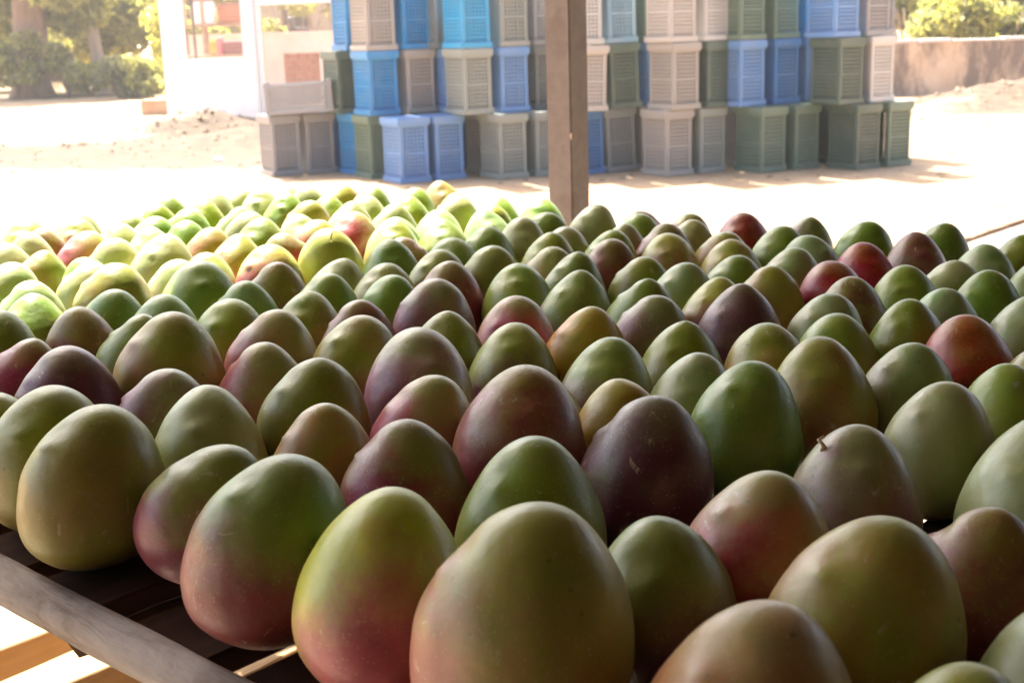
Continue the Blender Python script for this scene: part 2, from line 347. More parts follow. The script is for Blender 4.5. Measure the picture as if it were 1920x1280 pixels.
# ------------------------------------------------------------------ white enclosure, wire gate, wall and house on the far side of the yard
m_white = simple('white_limewash', (0.78, 0.77, 0.74), (0.86, 0.85, 0.83), 3, 0.9, 0.2, 0.004)
m_pink = simple('pink_plaster', (0.66, 0.52, 0.46), (0.76, 0.63, 0.57), 2, 0.9, 0.2, 0.004)
m_wire = simple('rusty_wire', (0.50, 0.40, 0.33), (0.66, 0.56, 0.48), 10, 0.6, 0.0)
m_frame = simple('white_gate_paint', (0.74, 0.73, 0.71), (0.82, 0.81, 0.79), 10, 0.5, 0.0)
m_redbrick = simple('red_brick', (0.32, 0.115, 0.065), (0.42, 0.17, 0.10), 9, 0.9)
m_brown = simple('brown_board', (0.30, 0.18, 0.11), (0.42, 0.27, 0.17), 6, 0.8)
m_red = simple('maroon_sack', (0.13, 0.025, 0.03), (0.19, 0.045, 0.045), 8, 0.8)
m_orange = simple('orange_sack', (0.62, 0.24, 0.03), (0.7, 0.32, 0.05), 8, 0.8)
m_rose = simple('rose_sack', (0.60, 0.10, 0.13), (0.68, 0.16, 0.18), 8, 0.8)
m_dark = simple('dark_metal', (0.05, 0.04, 0.04), (0.09, 0.07, 0.06), 8, 0.6)
KX, KY, KR = -5.34, 20.86, math.radians(-28)
def kpt(x, y, z=0.0):
    return Vector((KX + x * math.cos(KR) - y * math.sin(KR), KY + x * math.sin(KR) + y * math.cos(KR), z))
kiosk = empty('white_enclosure', kpt(0, 0), (0, 0, KR)); tag(kiosk, 'white masonry enclosure with pillars and wire mesh above a low wall', 'enclosure')
def part(root, nm, mat, *boxes, bevel=0.0):
    mb = MB()
    for bx in boxes: mb.box(*bx)
    return link(nm, mb.mesh(nm, False, bevel), mat, root)
part(kiosk, 'pillar', m_white, (0.0, 0.27, -0.02, 0.26, 0, 2.75), bevel=.012)
part(kiosk, 'pillar', m_white, (1.60, 1.80, -0.02, 0.24, 0, 2.75), bevel=.012)
part(kiosk, 'low_wall', m_white, (0.265, 1.605, 0.0, 0.18, 0, 1.03), bevel=.012)
part(kiosk, 'lintel', m_white, (0.0, 1.80, -0.025, 0.25, 2.75, 2.95), bevel=.012)
mb = MB()
for i in range(23): x = 0.28 + i * 0.0575; mb.box(x - .002, x + .002, .088, .092, 1.03, 2.75)
for j in range(30): z = 1.05 + j * 0.0575; mb.box(.27, 1.60, .092, .096, z - .002, z + .002)
link('wire_mesh', mb.mesh('wire_mesh'), m_wire, kiosk)
link('pipe', MB().tube([(.56, .12, 1.03), (.56, .12, 2.75)], .022, 8).mesh('pipe', True), m_dark, kiosk)
gate = empty('wire_gate', kpt(1.80, 0.06), (0, 0, KR)); tag(gate, 'white framed wire mesh gate hinged on the white pillar', 'gate')
part(gate, 'gate_post', m_frame, (0.01, 0.09, 0, 0.06, 0.06, 1.90), bevel=.006); part(gate, 'gate_post', m_frame, (2.31, 2.39, 0, 0.06, 0.06, 1.90), bevel=.006)
part(gate, 'top_bar', m_frame, (0.09, 2.31, 0.004, 0.056, 1.80, 1.88), bevel=.006); part(gate, 'bottom_bar', m_frame, (0.09, 2.31, 0.004, 0.056, 0.08, 0.15), bevel=.006)
mb = MB()
for i in range(46): x = 0.1 + i * 0.049; mb.box(x - .0018, x + .0018, .026, .030, .12, 1.83)
for j in range(35): z = 0.14 + j * 0.049; mb.box(.09, 2.31, .030, .034, z - .0018, z + .0018)
link('wire_mesh', mb.mesh('wire_mesh'), m_wire, gate)
# low pink wall with a bricked-up opening, seen through the mesh
def px_x(px, Y): return float(ony(px, 60, Y)[0])
GY = 24.2; gx0 = px_x(335, GY); gxa, gxb, gx1 = px_x(528, GY) - gx0, px_x(596, GY) - gx0, px_x(700, GY) - gx0
gw = empty('garden_wall', (gx0, GY, 0)); tag(gw, 'low pink plaster wall with a bricked up opening behind the mesh', 'wall')
part(gw, 'wall', m_pink, (0.0, gxa, 0, 0.22, 0, 1.36), (gxb, gx1, 0, 0.22, 0, 1.36), (gxa, gxb, 0, 0.22, 1.03, 1.36), (gxa, gxb, 0, 0.22, 0, 0.12))
for r in range(8):
    for c in range(5):
        x0 = gxa + .004 + c * 0.175 - (0.088 if r % 2 else 0); x1 = min(gxb - .004, x0 + 0.166); x0 = max(gxa + .004, x0)
        if x1 - x0 > .03: part(gw, 'brick', m_redbrick, (x0, x1, 0.05 + random.uniform(0, .012), 0.17, 0.123 + r * 0.113, 0.123 + r * 0.113 + .104))
part(gw, 'coping', m_pink, (-0.03, gx1 + .03, -0.03, 0.25, 1.36, 1.41))
def sack(name, mat, x, w, h, label, z=0.0, y=0.0, d=0.2):
    rows = 7; n = 14; vs_ = []; fs_ = []
    for j in range(rows):
        t = j / (rows - 1); s_ = 1.0 + 0.12 * math.sin(t * math.pi) - (0.18 if j == rows - 1 else 0)
        for i in range(n):
            a_ = 2 * math.pi * i / n; ca, sa = math.cos(a_), math.sin(a_)
            sx = math.copysign(abs(ca) ** .5, ca); sy = math.copysign(abs(sa) ** .5, sa)
            vs_.append((sx * w / 2 * s_ * random.uniform(.97, 1.03), sy * d / 2 * s_, t * h))
    for j in range(rows - 1):
        for i in range(n): fs_.append((j * n + i, j * n + (i + 1) % n, (j + 1) * n + (i + 1) % n, (j + 1) * n + i))
    fs_ += [tuple(reversed(range(n))), tuple(range((rows - 1) * n, rows * n))]
    o = link(name, MB().add(vs_, fs_).mesh(name, True), mat, None, (x, y, z))
    return tag(o, label, 'sack')
# a bench inside the enclosure with sacks and a bundle on it, a shelf behind
BY = 22.5; bx = px_x(338, BY)
bench = empty('plank_bench', (bx, BY - .15, 0)); tag(bench, 'brown plank bench carrying sacks behind the wire mesh', 'bench')
part(bench, 'seat', m_brown, (0, 1.32, 0, .35, 1.02, 1.06))
for x in (.06, 1.2):
    for y in (.04, .27): part(bench, 'leg', m_brown, (x, x + .06, y, y + .06, 0, 1.02))
sack('orange_sack', m_orange, px_x(400, BY), .13, .27, 'orange sack standing on the bench behind the mesh', 1.06, BY)
sack('rose_sack', m_rose, px_x(411, BY), .09, .29, 'rose red sack standing between the orange sack and the maroon bundle', 1.06, BY)
sack('maroon_bundle', m_red, px_x(437, BY), .36, .23, 'dark maroon bundle lying on the bench behind the mesh', 1.06, BY)
SY = 23.2; sx = px_x(340, SY)
sh = empty('wall_shelf', (sx, SY, 0)); tag(sh, 'brown wooden shelf frame inside the enclosure', 'shelf')
part(sh, 'board', m_brown, (0, 1.36, 0, .3, 1.53, 1.57)); part(sh, 'board', m_brown, (0, 1.36, 0, .3, 2.2, 2.24))
for x in (0, .36, 1.31): part(sh, 'upright', m_brown, (x, x + .05, 0.01, .29, 0.0, 2.2))
sack('brown_bale', m_redbrick, px_x(432, SY), .42, .36, 'reddish brown bale resting on the wooden shelf', 1.57, SY + .15)
sack('pale_bale', m_white, px_x(380, SY), .40, .40, 'pale bale resting on the wooden shelf', 1.57, SY + .15)
k_ = empty('watering_can', (px_x(545, GY), GY + .1, 1.41)); tag(k_, 'dark metal can with a spout standing on the pink wall', 'can')
link('body', MB().tube([(0, 0, 0), (0, 0, .22), (0, 0, .27)], [.07, .065, .03], 12).mesh('body', True), m_dark, k_)
link('spout', MB().tube([(.05, 0, .05), (.2, 0, .05), (.34, 0, .02)], [.03, .022, .018], 8).mesh('spout', True), m_dark, k_)
# stone step by the enclosure
m_stone = simple('step_stone', (0.40, 0.25, 0.15), (0.52, 0.36, 0.24), 4, 0.9)
st = onz(293, 216, 0)
o = link('stone_step', MB().box(-.27, .30, 0, .5, 0, .27).mesh('stone_step', False, .02), m_stone, None, (st[0], st[1], ground_h(st[0], st[1])), (0, 0, .08)); tag(o, 'brown stone block step beside the white pillar', 'step')
p = onz(409, 303, 0)
bm = bmesh.new(); bmesh.ops.create_icosphere(bm, subdivisions=2, radius=.05)
for vtx in bm.verts: vtx.co *= 1 + .25 * mnoise.noise(vtx.co * 22); vtx.co.z *= .7
me = bpy.data.meshes.new('white_stone'); bm.to_mesh(me); bm.free()
tag(link('white_stone', me, m_white, None, (p[0], p[1], ground_h(p[0], p[1]) + .02)), 'small white stone lying on the brown ground', 'stone')
a_, c_ = onz(1712, 262, 0), onz(1790, 296, 0)
tag(link('dry_stick', MB().tube([(a_[0], a_[1], .015), ((a_[0] + c_[0]) / 2 + .05, (a_[1] + c_[1]) / 2, .03), (c_[0], c_[1], .012)], [.012, .011, .006], 6).mesh('dry_stick', True), m_stone), 'thin dry stick lying on the pale ground beside the crates', 'stick')

# stained boundary wall
m_bwall, nt, b = newmat('stained_wall'); v = coords(nt, 'Object', (1, 1, .35)); vf = coords(nt, 'Object')
base = ramp(nt, noise(nt, vf, 2.2, 6, .6), [(.3, (.54, .37, .235)), (.7, (.70, .52, .36))])
st1 = ramp(nt, noise(nt, v, 1.7, 6, .7), [(.42, 0.0), (.58, .95)])
og = ramp(nt, noise(nt, vf, .8, 3, .5), [(.55, 0.0), (.68, .8)])
nt.links.new(mix(nt, st1, mix(nt, og, base, (.58, .30, .10)), (.20, .145, .11)), b.inputs['Base Color']); b.inputs['Roughness'].default_value = .95
bump(nt, b, noise(nt, vf, 12, 6, .65), .4, .02)
w0, w1 = (1.5, 23.6), (16.0, 22.3); wl_ = math.hypot(w1[0] - w0[0], w1[1] - w0[1])
bw = empty('boundary_wall', (w0[0], w0[1], 0), (0, 0, math.atan2(w1[1] - w0[1], w1[0] - w0[0]))); tag(bw, 'stained brown boundary wall with a pale coping beyond the crates', 'wall')
part(bw, 'wall', m_bwall, (0, wl_, 0, .28, -.1, .90))
m_cop = simple('pale_coping', (.52, .47, .42), (.68, .63, .57), 5, .9)
x = 0
while x < wl_:
    L_ = random.uniform(.5, .85); part(bw, 'coping_stone', m_cop, (x, min(x + L_ - .012, wl_), -.035 + random.uniform(-.01, .01), .315, .903, .955 + random.uniform(-.012, .012)), bevel=.012); x += L_
# house beyond
hs = empty('far_house', (-10.2, 44, 0), (0, 0, -.25)); tag(hs, 'pale pink house with brown windows far behind the wire mesh', 'house')
part(hs, 'wall', m_pink, (0, 9, 0, 5, 0, 3.4)); part(hs, 'roof', m_brown, (-.4, 9.4, -.5, 5.4, 3.4, 3.6))
for x in (1.0, 3.2, 5.6, 7.4):
    w_ = part(hs, 'window', m_brown, (x, x + .95, -.05, .03, 1.3, 2.6)); part(w_, 'pane', m_dark, (x + .08, x + .87, -.058, -.05, 1.38, 2.52))

# ------------------------------------------------------------------ trees and shrubs
def leafmat(name, c, trans):
    m, nt, b = newmat(name); g = N(nt, 'ShaderNodeNewGeometry')
    col = ramp(nt, g.outputs['Random Per Island'], [(0.0, tuple(x * .6 for x in c)), (.6, c), (1.0, tuple(min(1, x * 1.5) for x in c))])
    nt.links.new(col, b.inputs['Base Color']); b.inputs['Roughness'].default_value = .55
    tr = N(nt, 'ShaderNodeBsdfTranslucent'); nt.links.new(mix(nt, 1.0, col, trans, 'MULTIPLY'), tr.inputs['Color'])
    mx = N(nt, 'ShaderNodeMixShader'); mx.inputs[0].default_value = .5
    nt.links.new(b.outputs[0], mx.inputs[1]); nt.links.new(tr.outputs[0], mx.inputs[2]); nt.links.new(mx.outputs[0], nt.nodes['Material Output'].inputs['Surface'])
    return m
m_lf_y = leafmat('yellow_green_leaves', (.25, .25, .085), (2.1, 2.0, 1.2)); m_lf_g = leafmat('green_leaves', (.27, .275, .11), (2.1, 2.0, 1.2)); m_lf_d = leafmat('dark_leaves', (.20, .205, .115), (1.8, 1.8, 1.2))
m_bark = simple('bark', (.20, .13, .095), (.34, .235, .18), 7, .95, .6, .03, (1, 1, .3)); m_pbark = simple('pale_bark', (.38, .30, .26), (.50, .42, .38), 6, .9, .4, .02, (1, 1, .3))
m_lf = dict(y=m_lf_y, g=m_lf_g, d=m_lf_d)
def leaf_mesh(name, blobs, n, size):
    c = np.array([bb[:3] for bb in blobs]); r = np.array([bb[3:6] for bb in blobs]); wts = np.prod(r, 1) ** .67; wts /= wts.sum()
    k = rng.choice(len(blobs), n, p=wts); dirs = rng.normal(size=(n, 3)); dirs /= np.linalg.norm(dirs, axis=1, keepdims=True)
    pos = c[k] + dirs * r[k] * (rng.uniform(.25, 1.08, (n, 1)) ** .6)
    a = rng.normal(size=(n, 3)); a /= np.linalg.norm(a, axis=1, keepdims=True); b2 = np.cross(a, rng.normal(size=(n, 3))); b2 /= np.linalg.norm(b2, axis=1, keepdims=True)
    s = size * rng.uniform(.6, 1.3, (n, 1)); V = np.stack([pos - a * s, pos + b2 * s * .42, pos + a * s, pos - b2 * s * .42], 1).reshape(-1, 3)
    me = bpy.data.meshes.new(name); me.vertices.add(4 * n); me.vertices.foreach_set('co', V.ravel()); me.loops.add(4 * n); me.loops.foreach_set('vertex_index', np.arange(4 * n))
    me.polygons.add(n); me.polygons.foreach_set('loop_start', np.arange(0, 4 * n, 4)); me.polygons.foreach_set('loop_total', np.full(n, 4)); me.update(); me.validate(); return me
def blobset(cx, cz, rx, rz, n, br, seed):
    g = np.random.default_rng(seed); out = []
    for i in range(n):
        d_ = g.normal(size=3); d_ /= np.linalg.norm(d_); q = g.uniform(.35, .95)
        s = br * g.uniform(.6, 1.3); out.append((cx + d_[0] * rx * q, d_[1] * rx * q, max(cz + d_[2] * rz * q, s * .5), s, s, s * .75))
    return out
def tree(px, base_y, Y, trunk_r, height, crown, lf, label, bark=m_bark, leanx=0.0, nleaf=5200, size=.2, seed=0, blobs=18, br=.75, name='broadleaf_tree'):
    p = ony(px, base_y, Y); gx, gy = p[0], Y
    t = empty(name, (gx, gy, ground_h(gx, gy)), (0, 0, 0)); tag(t, label, 'tree', 'trees at the edge of the yard')
    g = random.Random(seed); pts = [(0, 0, -.1), (.02, 0, .35), (leanx * .3, .05, height * .3), (leanx * .7, 0, height * .62), (leanx, .1, height * .95)]
    link('trunk', MB().tube(pts, [trunk_r * 1.35, trunk_r, trunk_r * .85, trunk_r * .6, trunk_r * .22], 12, jit=.06).mesh('trunk', True), bark, t)
    for k in range(5):
        z = height * g.uniform(.32, .7); a_ = g.uniform(0, 6.28); l_ = crown[0] * g.uniform(.6, .95); x0_ = leanx * z / height
        link('limb', MB().tube([(x0_, 0, z), (x0_ + math.cos(a_) * l_ * .5, math.sin(a_) * l_ * .5, z + l_ * .25), (x0_ + math.cos(a_) * l_, math.sin(a_) * l_, z + l_ * .35)], [trunk_r * .45, trunk_r * .28, trunk_r * .1], 7).mesh('limb', True), bark, t)
    me = leaf_mesh('crown', blobset(leanx, crown[2], crown[0], crown[1], blobs, br, seed), nleaf, size); link('crown', me, m_lf[lf], t)
    return t
def shrub(px, base_y, Y, rx, h, lf, label, n=1600, size=.08, seed=0, name='shrub'):
    p = ony(px, base_y, Y); t = empty(name, (p[0], Y, ground_h(p[0], Y))); tag(t, label, 'shrub', 'shrubs at the edge of the yard'); g = random.Random(seed)
    for k in range(5):
        a_ = g.uniform(0, 6.28); link('stem', MB().tube([(0, 0, -.05), (math.cos(a_) * rx * .3, math.sin(a_) * rx * .3, h * .4), (math.cos(a_) * rx * .6, math.sin(a_) * rx * .6, h * .8)], [.03, .02, .008], 6).mesh('stem', True), m_bark, t)
    link('foliage', leaf_mesh('foliage', blobset(0, h * .5, rx * .8, h * .42, 10, rx * .42, seed), n, size), m_lf[lf], t); return t
tree(62, 180, 33.5, .46, 7.5, (2.6, 1.5, 3.3), 'g', 'thick brown trunked tree with hanging leaves beside the dirt yard', leanx=.5, nleaf=6500, seed=3, blobs=24)
tree(190, 160, 36.0, .17, 6.5, (2.6, 1.3, 2.9), 'y', 'slim pale trunked tree with yellow green leaves behind the shrubs', bark=m_pbark, leanx=-.4, nleaf=6500, seed=5, blobs=22)
tree(300, 150, 40.0, .22, 6.5, (3.0, 1.9, 2.3), 'y', 'bright yellow green tree rising behind the white enclosure', leanx=.2, nleaf=6500, seed=8, blobs=24)
tree(-60, 160, 38.0, .25, 6.5, (3.0, 1.9, 2.2), 'g', 'mid green tree beyond the thick trunked one', leanx=.2, nleaf=5200, seed=11, blobs=22)
tree(105, 140, 46.0, .25, 7.5, (4.6, 2.2, 2.3), 'y', 'dense green tree far behind the pale trunk', nleaf=7000, size=.2, seed=13, blobs=30, br=1.1)
tree(470, 140, 50.0, .25, 7.5, (4.5, 3.0, 4.0), 'y', 'yellow leaved tree behind the pink garden wall', nleaf=6500, size=.2, seed=17, blobs=28, br=1.1)
tree(640, 140, 38.0, .25, 7.0, (3.4, 2.4, 3.4), 'y', 'yellow green tree hidden partly by the blue crates', nleaf=5200, seed=19, blobs=22)
tree(1000, 140, 36.0, .25, 7.5, (3.6, 2.6, 4.2), 'g', 'green tree standing behind the middle of the crate stack', nleaf=5200, seed=23, blobs=22)
tree(1350, 140, 34.0, .25, 7.0, (3.4, 2.4, 4.0), 'g', 'green tree standing behind the far wall and crates', nleaf=5200, seed=29, blobs=22)
tree(1720, 140, 31.0, .2, 5.5, (2.6, 1.7, 2.0), 'g', 'olive green tree growing behind the stained wall', nleaf=6000, seed=31, blobs=22)
tree(1960, 140, 32.0, .2, 6.0, (3.0, 1.8, 2.1), 'y', 'broad green tree behind the end of the stained wall', nleaf=6000, seed=37, blobs=22)
shrub(128, 160, 32.5, .52, 1.55, 'g', 'upright bushy green shrub beside the thick tree trunk', 1500, .12, 41)
shrub(225, 185, 31.5, .75, 1.05, 'd', 'low rounded grey green shrub by the white pillar', 1900, .09, 43)
shrub(275, 185, 31.0, .6, 1.1, 'g', 'dusty green shrub touching the white pillar', 1500, .09, 47)
shrub(170, 170, 33.5, .6, .8, 'g', 'small brownish green shrub under the pale trunk', 1100, .09, 53)
shrub(30, 170, 32.5, .9, 1.9, 'y', 'leafy yellow green shrub climbing the thick trunk', 2400, .11, 59)
shrub(350, 120, 27.5, .9, 2.3, 'y', 'yellow green shrub seen through the wire mesh', 2600, .10, 61)
shrub(450, 120, 27.8, .8, 1.9, 'y', 'yellow flowering shrub behind the plank bench', 2400, .10, 67)
shrub(560, 110, 28.0, 1.0, 2.5, 'y', 'bright yellow shrub above the pink wall', 2800, .10, 71)
shrub(1715, 100, 26.0, .9, 1.9, 'g', 'green shrub behind the stained wall beside the crates', 2400, .10, 73)
shrub(1790, 100, 25.2, .9, 1.75, 'y', 'sunlit yellow green shrub leaning over the stained wall', 2600, .10, 79)
shrub(1870, 100, 25.6, .9, 1.9, 'y', 'pale yellow green shrub next to the sunlit one', 2600, .10, 83)
shrub(1950, 100, 25.4, 1.0, 2.0, 'y', 'tall yellow green shrub at the end of the wall', 2600, .10, 89)

# ------------------------------------------------------------------ clods of earth and dry leaves over the yard
gl = np.random.default_rng(77); mb = MB()
for (cx, cy, sx_, sy_, n_) in ((-4.3, 18.6, 1.3, .9, 150), (-5.0, 16.2, 3.0, 1.5, 120), (8.5, 20.3, 2.6, 1.2, 160), (7.5, 17.5, 2.5, 1.5, 60)):
    for _ in range(n_):
        x, y = gl.normal(cx, sx_ * .6), gl.normal(cy, sy_ * .6); r_ = gl.uniform(.015, .06) * (1.6 if gl.random() < .08 else 1); z = ground_h(x, y)
        q = [(x + r_ * a_ * gl.uniform(.6, 1.2), y + r_ * b_ * gl.uniform(.6, 1.2), z + r_ * c_ * gl.uniform(.5, .9)) for a_, b_, c_ in ((1, 0, 0), (-1, 0, 0), (0, 1, 0), (0, -1, 0), (0, 0, 1), (0, 0, -.4))]
        mb.add(q, [(0, 2, 4), (2, 1, 4), (1, 3, 4), (3, 0, 4), (2, 0, 5), (1, 2, 5), (3, 1, 5), (0, 3, 5)])
m_clod = simple('earth_clods', (.20, .135, .08), (.34, .25, .16), 3, .95)
tag(link('soil_clods', mb.mesh('soil_clods'), m_clod), 'clods of brown earth scattered over the mounds', None, None, 'stuff')
mb = MB()
for _ in range(1500):
    x, y = gl.uniform(-9, 9), gl.uniform(5.5, 22); s_ = gl.uniform(.015, .05); a_ = gl.uniform(0, 6.28); z = ground_h(x, y) + .006
    c_, d_ = math.cos(a_) * s_, math.sin(a_) * s_
    mb.add([(x - c_, y - d_, z), (x + d_ * .4, y - c_ * .4, z + s_ * .3), (x + c_, y + d_, z + s_ * .15), (x - d_ * .4, y + c_ * .4, z + s_ * .25)], [(0, 1, 2, 3)])
m_lit = simple('dry_leaf_litter', (.09, .05, .025), (.20, .12, .06), 6, .9, 0)
tag(link('leaf_litter', mb.mesh('leaf_litter'), m_lit), 'dry leaves scattered over the sandy yard', None, None, 'stuff')

# ------------------------------------------------------------------ scattering volume over the yard, added to imitate lens veil
m_haze = bpy.data.materials.new('veil_haze'); m_haze.use_nodes = True; nt = m_haze.node_tree
nt.nodes.remove(nt.nodes['Principled BSDF']); pv = N(nt, 'ShaderNodeVolumePrincipled')
pv.inputs['Color'].default_value = (.93, .91, .86, 1); pv.inputs['Density'].default_value = 0.0015; pv.inputs['Anisotropy'].default_value = 0.35
nt.links.new(pv.outputs[0], nt.nodes['Material Output'].inputs['Volume'])
tag(link('haze', MB().box(-410, 410, -130, 610, -1.2, 9.0).mesh('haze'), m_haze), 'pale haze volume added over the yard to imitate lens veil', None, None, 'stuff')

# ------------------------------------------------------------------ rack
ZR = 1.0; VF, VB, UL, UR_ = 0.424, 1.735, -2.03, 0.42
def woodmat(name, dark, light, grey=None, axis=0, rough=.75, along=1.4, spec=.3, bs=.5, bd=.0025):
    m, nt, b = newmat(name); sc = [18, 18, 18]; sc[axis] = along; v = coords(nt, 'Object', tuple(sc), 40.0); vo = coords(nt, 'Object', (1, 1, 1), 40.0)
    g = noise(nt, v, 3.0, 7, .65, .4); col = ramp(nt, g, [(.3, dark), (.68, light)])
    if grey: col = mix(nt, ramp(nt, noise(nt, vo, 9, 5, .65), [(.45, 0.0), (.7, .7)]), col, grey)
    nt.links.new(col, b.inputs['Base Color']); b.inputs['Roughness'].default_value = rough; b.inputs['Specular IOR Level'].default_value = spec; bump(nt, b, g, bs, bd); return m
m_rail = woodmat('weathered_grey_wood', (.13, .09, .062), (.42, .35, .29), (.50, .45, .40), 0, .85, 4.0, .3, 1.0, .006); m_slat = woodmat('dark_stained_slat', (.028, .013, .008), (.068, .034, .02), (.09, .048, .027), 1, .97, 1.4, .08); m_lslat = woodmat('tan_board', (.36, .21, .09), (.50, .32, .15), (.42, .27, .13), 1, .85)
rack = empty('mango_rack', (0, 0, 0), (0, 0, RA)); tag(rack, 'wooden slatted rack with a weathered pole rail carrying rows of mangoes', 'rack')
def pole(name, a_, b_, r, seed, mat=m_rail, n=14, seg=44, wob=.0035):
    a_, b_ = Vector(a_), Vector(b_); L_ = (b_ - a_).length; mid = (a_ + b_) / 2; ax = (b_ - a_).normalized(); vs_ = []; fs_ = []
    e1 = Vector((0, 0, 1)); e1 = (e1 - ax * e1.dot(ax)).normalized(); e2 = ax.cross(e1)
    for i in range(seg + 1):
        t = i / seg; x = (t - .5) * L_
        ox, oz = wob * mnoise.noise(Vector((x * 3.1, seed, 0))), wob * mnoise.noise(Vector((x * 2.7, seed, 5)))
        for k in range(n):
            an = 2 * math.pi * k / n; rr = r * (1 + .10 * math.cos(4 * an + .6) * .5 + .15 * mnoise.noise(Vector((x * 4.5, math.cos(an) * 1.2 + seed, math.sin(an) * 1.2))) + .08 * mnoise.noise(Vector((x * 16, math.cos(an) * 2.5, math.sin(an) * 2.5 + seed))))
            vs_.append(ax * x + e1 * (math.cos(an) * rr + oz) + e2 * (math.sin(an) * rr + ox))
    for i in range(seg):
        for k in range(n): fs_.append((i * n + k, i * n + (k + 1) % n, (i + 1) * n + (k + 1) % n, (i + 1) * n + k))
    fs_ += [tuple(range(n)), tuple(reversed(range(seg * n, seg * n + n)))]
    return link(name, MB().add(vs_, fs_).mesh(name, True), mat, rack, mid)
pole('rail', (UL - .05, VF - .002, ZR - .0105), (UR_ + .05, VF - .002, ZR - .0105), .0165, 1.3, seg=190)
pole('rail', (UL - .05, VB + .02, ZR - .022), (UR_ + .05, VB + .02, ZR - .022), .0225, 4.1, seg=60)
def board_mesh(name, w, l, t, seed, seg=26, rag=.0035):
    vs_ = []; fs_ = []
    for i in range(seg + 1):
        y = (i / seg - .5) * l; e0 = -w / 2 + rag * mnoise.noise(Vector((y * 9, seed, 0))) * 2; e1 = w / 2 + rag * mnoise.noise(Vector((y * 9, seed, 7))) * 2
        zz = .0012 * mnoise.noise(Vector((y * 5, seed, 3)))
        vs_ += [(e0, y, zz - t), (e1, y, zz - t), (e1, y, zz), (e0, y, zz)]
    for i in range(seg):
        q = i * 4
        for k in range(4): fs_.append((q + k, q + (k + 1) % 4, q + 4 + (k + 1) % 4, q + 4 + k))
    fs_ += [(3, 2, 1, 0), (seg * 4, seg * 4 + 1, seg * 4 + 2, seg * 4 + 3)]
    return MB().add(vs_, fs_).mesh(name, False, .0022, 1)
SLW = board_mesh('slat', .094, VB - VF - .01, .018, 77.0)
SL = [board_mesh('slat', .081, VB - VF - .01, .018, s * 3.7) for s in range(5)]
k = 0; u = -.868 + .037 - .109 * 10
while u < UR_:
    if u > UL - .01:
        o = link('slat', SL[k % 5] if u < -.62 else SLW, m_slat, rack, (u + max(0, min(.034, (u + .84) * .16)), (VF + VB) / 2 + .004, ZR - .0005)); k += 1
    u += .109
LS = [board_mesh('lower_slat', .095, VB - VF + .1, .055, 50 + s * 3.7) for s in range(3)]
u = -1.905 - .0475; k = 0
while u < UR_:
    link('lower_slat', LS[k % 3], m_lslat, rack, (u, (VF + VB) / 2, .44)); u += .19; k += 1
for vv in (VF + .09, VB - .06):
    pole('lower_beam', (UL + .02, vv, .36), (UR_, vv, .36), .025, vv, m_lslat, 8, 12)
for uu in (UL + .06, -.85, UR_ - .06):
    for vv in (VF + .035, VB - .03): pole('leg', (uu, vv, 0.02), (uu, vv, ZR - .042), .028, uu + vv, m_rail, 10, 14)
for uu in (UL + .06, -.85, UR_ - .06): pole('cross_bearer', (uu, VF + .02, ZR - .042), (uu, VB, ZR - .042), .021, uu, m_slat, 8, 10)

# ------------------------------------------------------------------ mango shapes
def mango_mesh(seed):
    g = np.random.default_rng(100 + seed); nu_, nv_ = 56, 40; H = 1.14
    kt = g.uniform(.36, .56); flat = g.uniform(.90, .97); lean = g.uniform(.05, .13); bt = g.uniform(.76, .83); bamp = g.uniform(.022, .044); sh_ = g.uniform(.9, 1.06)
    vs_ = []; fs_ = []
    for j in range(nv_ + 1):
        ph = math.pi * j / nv_; t = .5 - .5 * math.cos(ph)
        r0 = .5 * math.sin(ph) ** sh_ * (1 - kt * (t - .42)) / 1.0
        for i in range(nu_ if 0 < j < nv_ else 1):
            th = 2 * math.pi * i / nu_; c, s = math.cos(th), math.sin(th); r = r0
            # beak (small bump) on the -x side below the tip, a flattish shoulder above it
            dth = math.atan2(math.sin(th - math.pi), math.cos(th - math.pi))
            r += bamp * math.exp(-(dth / .20) ** 2 - ((t - bt) / .028) ** 2) * (1 if t < bt else .8)
            r -= .030 * math.exp(-(dth / .55) ** 2 - ((t - bt - .075) / .055) ** 2)
            r += .020 * math.exp(-(dth / .75) ** 2 - ((t - bt + .16) / .12) ** 2)
            x = c * r + lean * (t ** 2) - lean * .4; y = s * r * flat; z = t * H
            q = Vector((x * 2.1, y * 2.1, z * 2.1 + seed * 9.1)); d_ = .020 * mnoise.noise(q) + .008 * mnoise.noise(q * 2.3)
            x += c * d_; y += s * d_; vs_.append((x, y, z))
    idx = lambda j, i: 0 if j == 0 else (1 + (nv_ - 1) * nu_ if j == nv_ else 1 + (j - 1) * nu_ + i % nu_)
    for j in range(nv_):
        for i in range(nu_):
            if j == 0: fs_.append((0, idx(1, i + 1), idx(1, i)))
            elif j == nv_ - 1: fs_.append((idx(j, i), idx(j, i + 1), idx(nv_, 0)))
            else: fs_.append((idx(j, i), idx(j, i + 1), idx(j + 1, i + 1), idx(j + 1, i)))
    return MB().add(vs_, fs_).mesh('mango', True)
MM = [mango_mesh(s) for s in range(14)]
MV = [np.array([v.co[:] for v in m.vertices]) for m in MM]

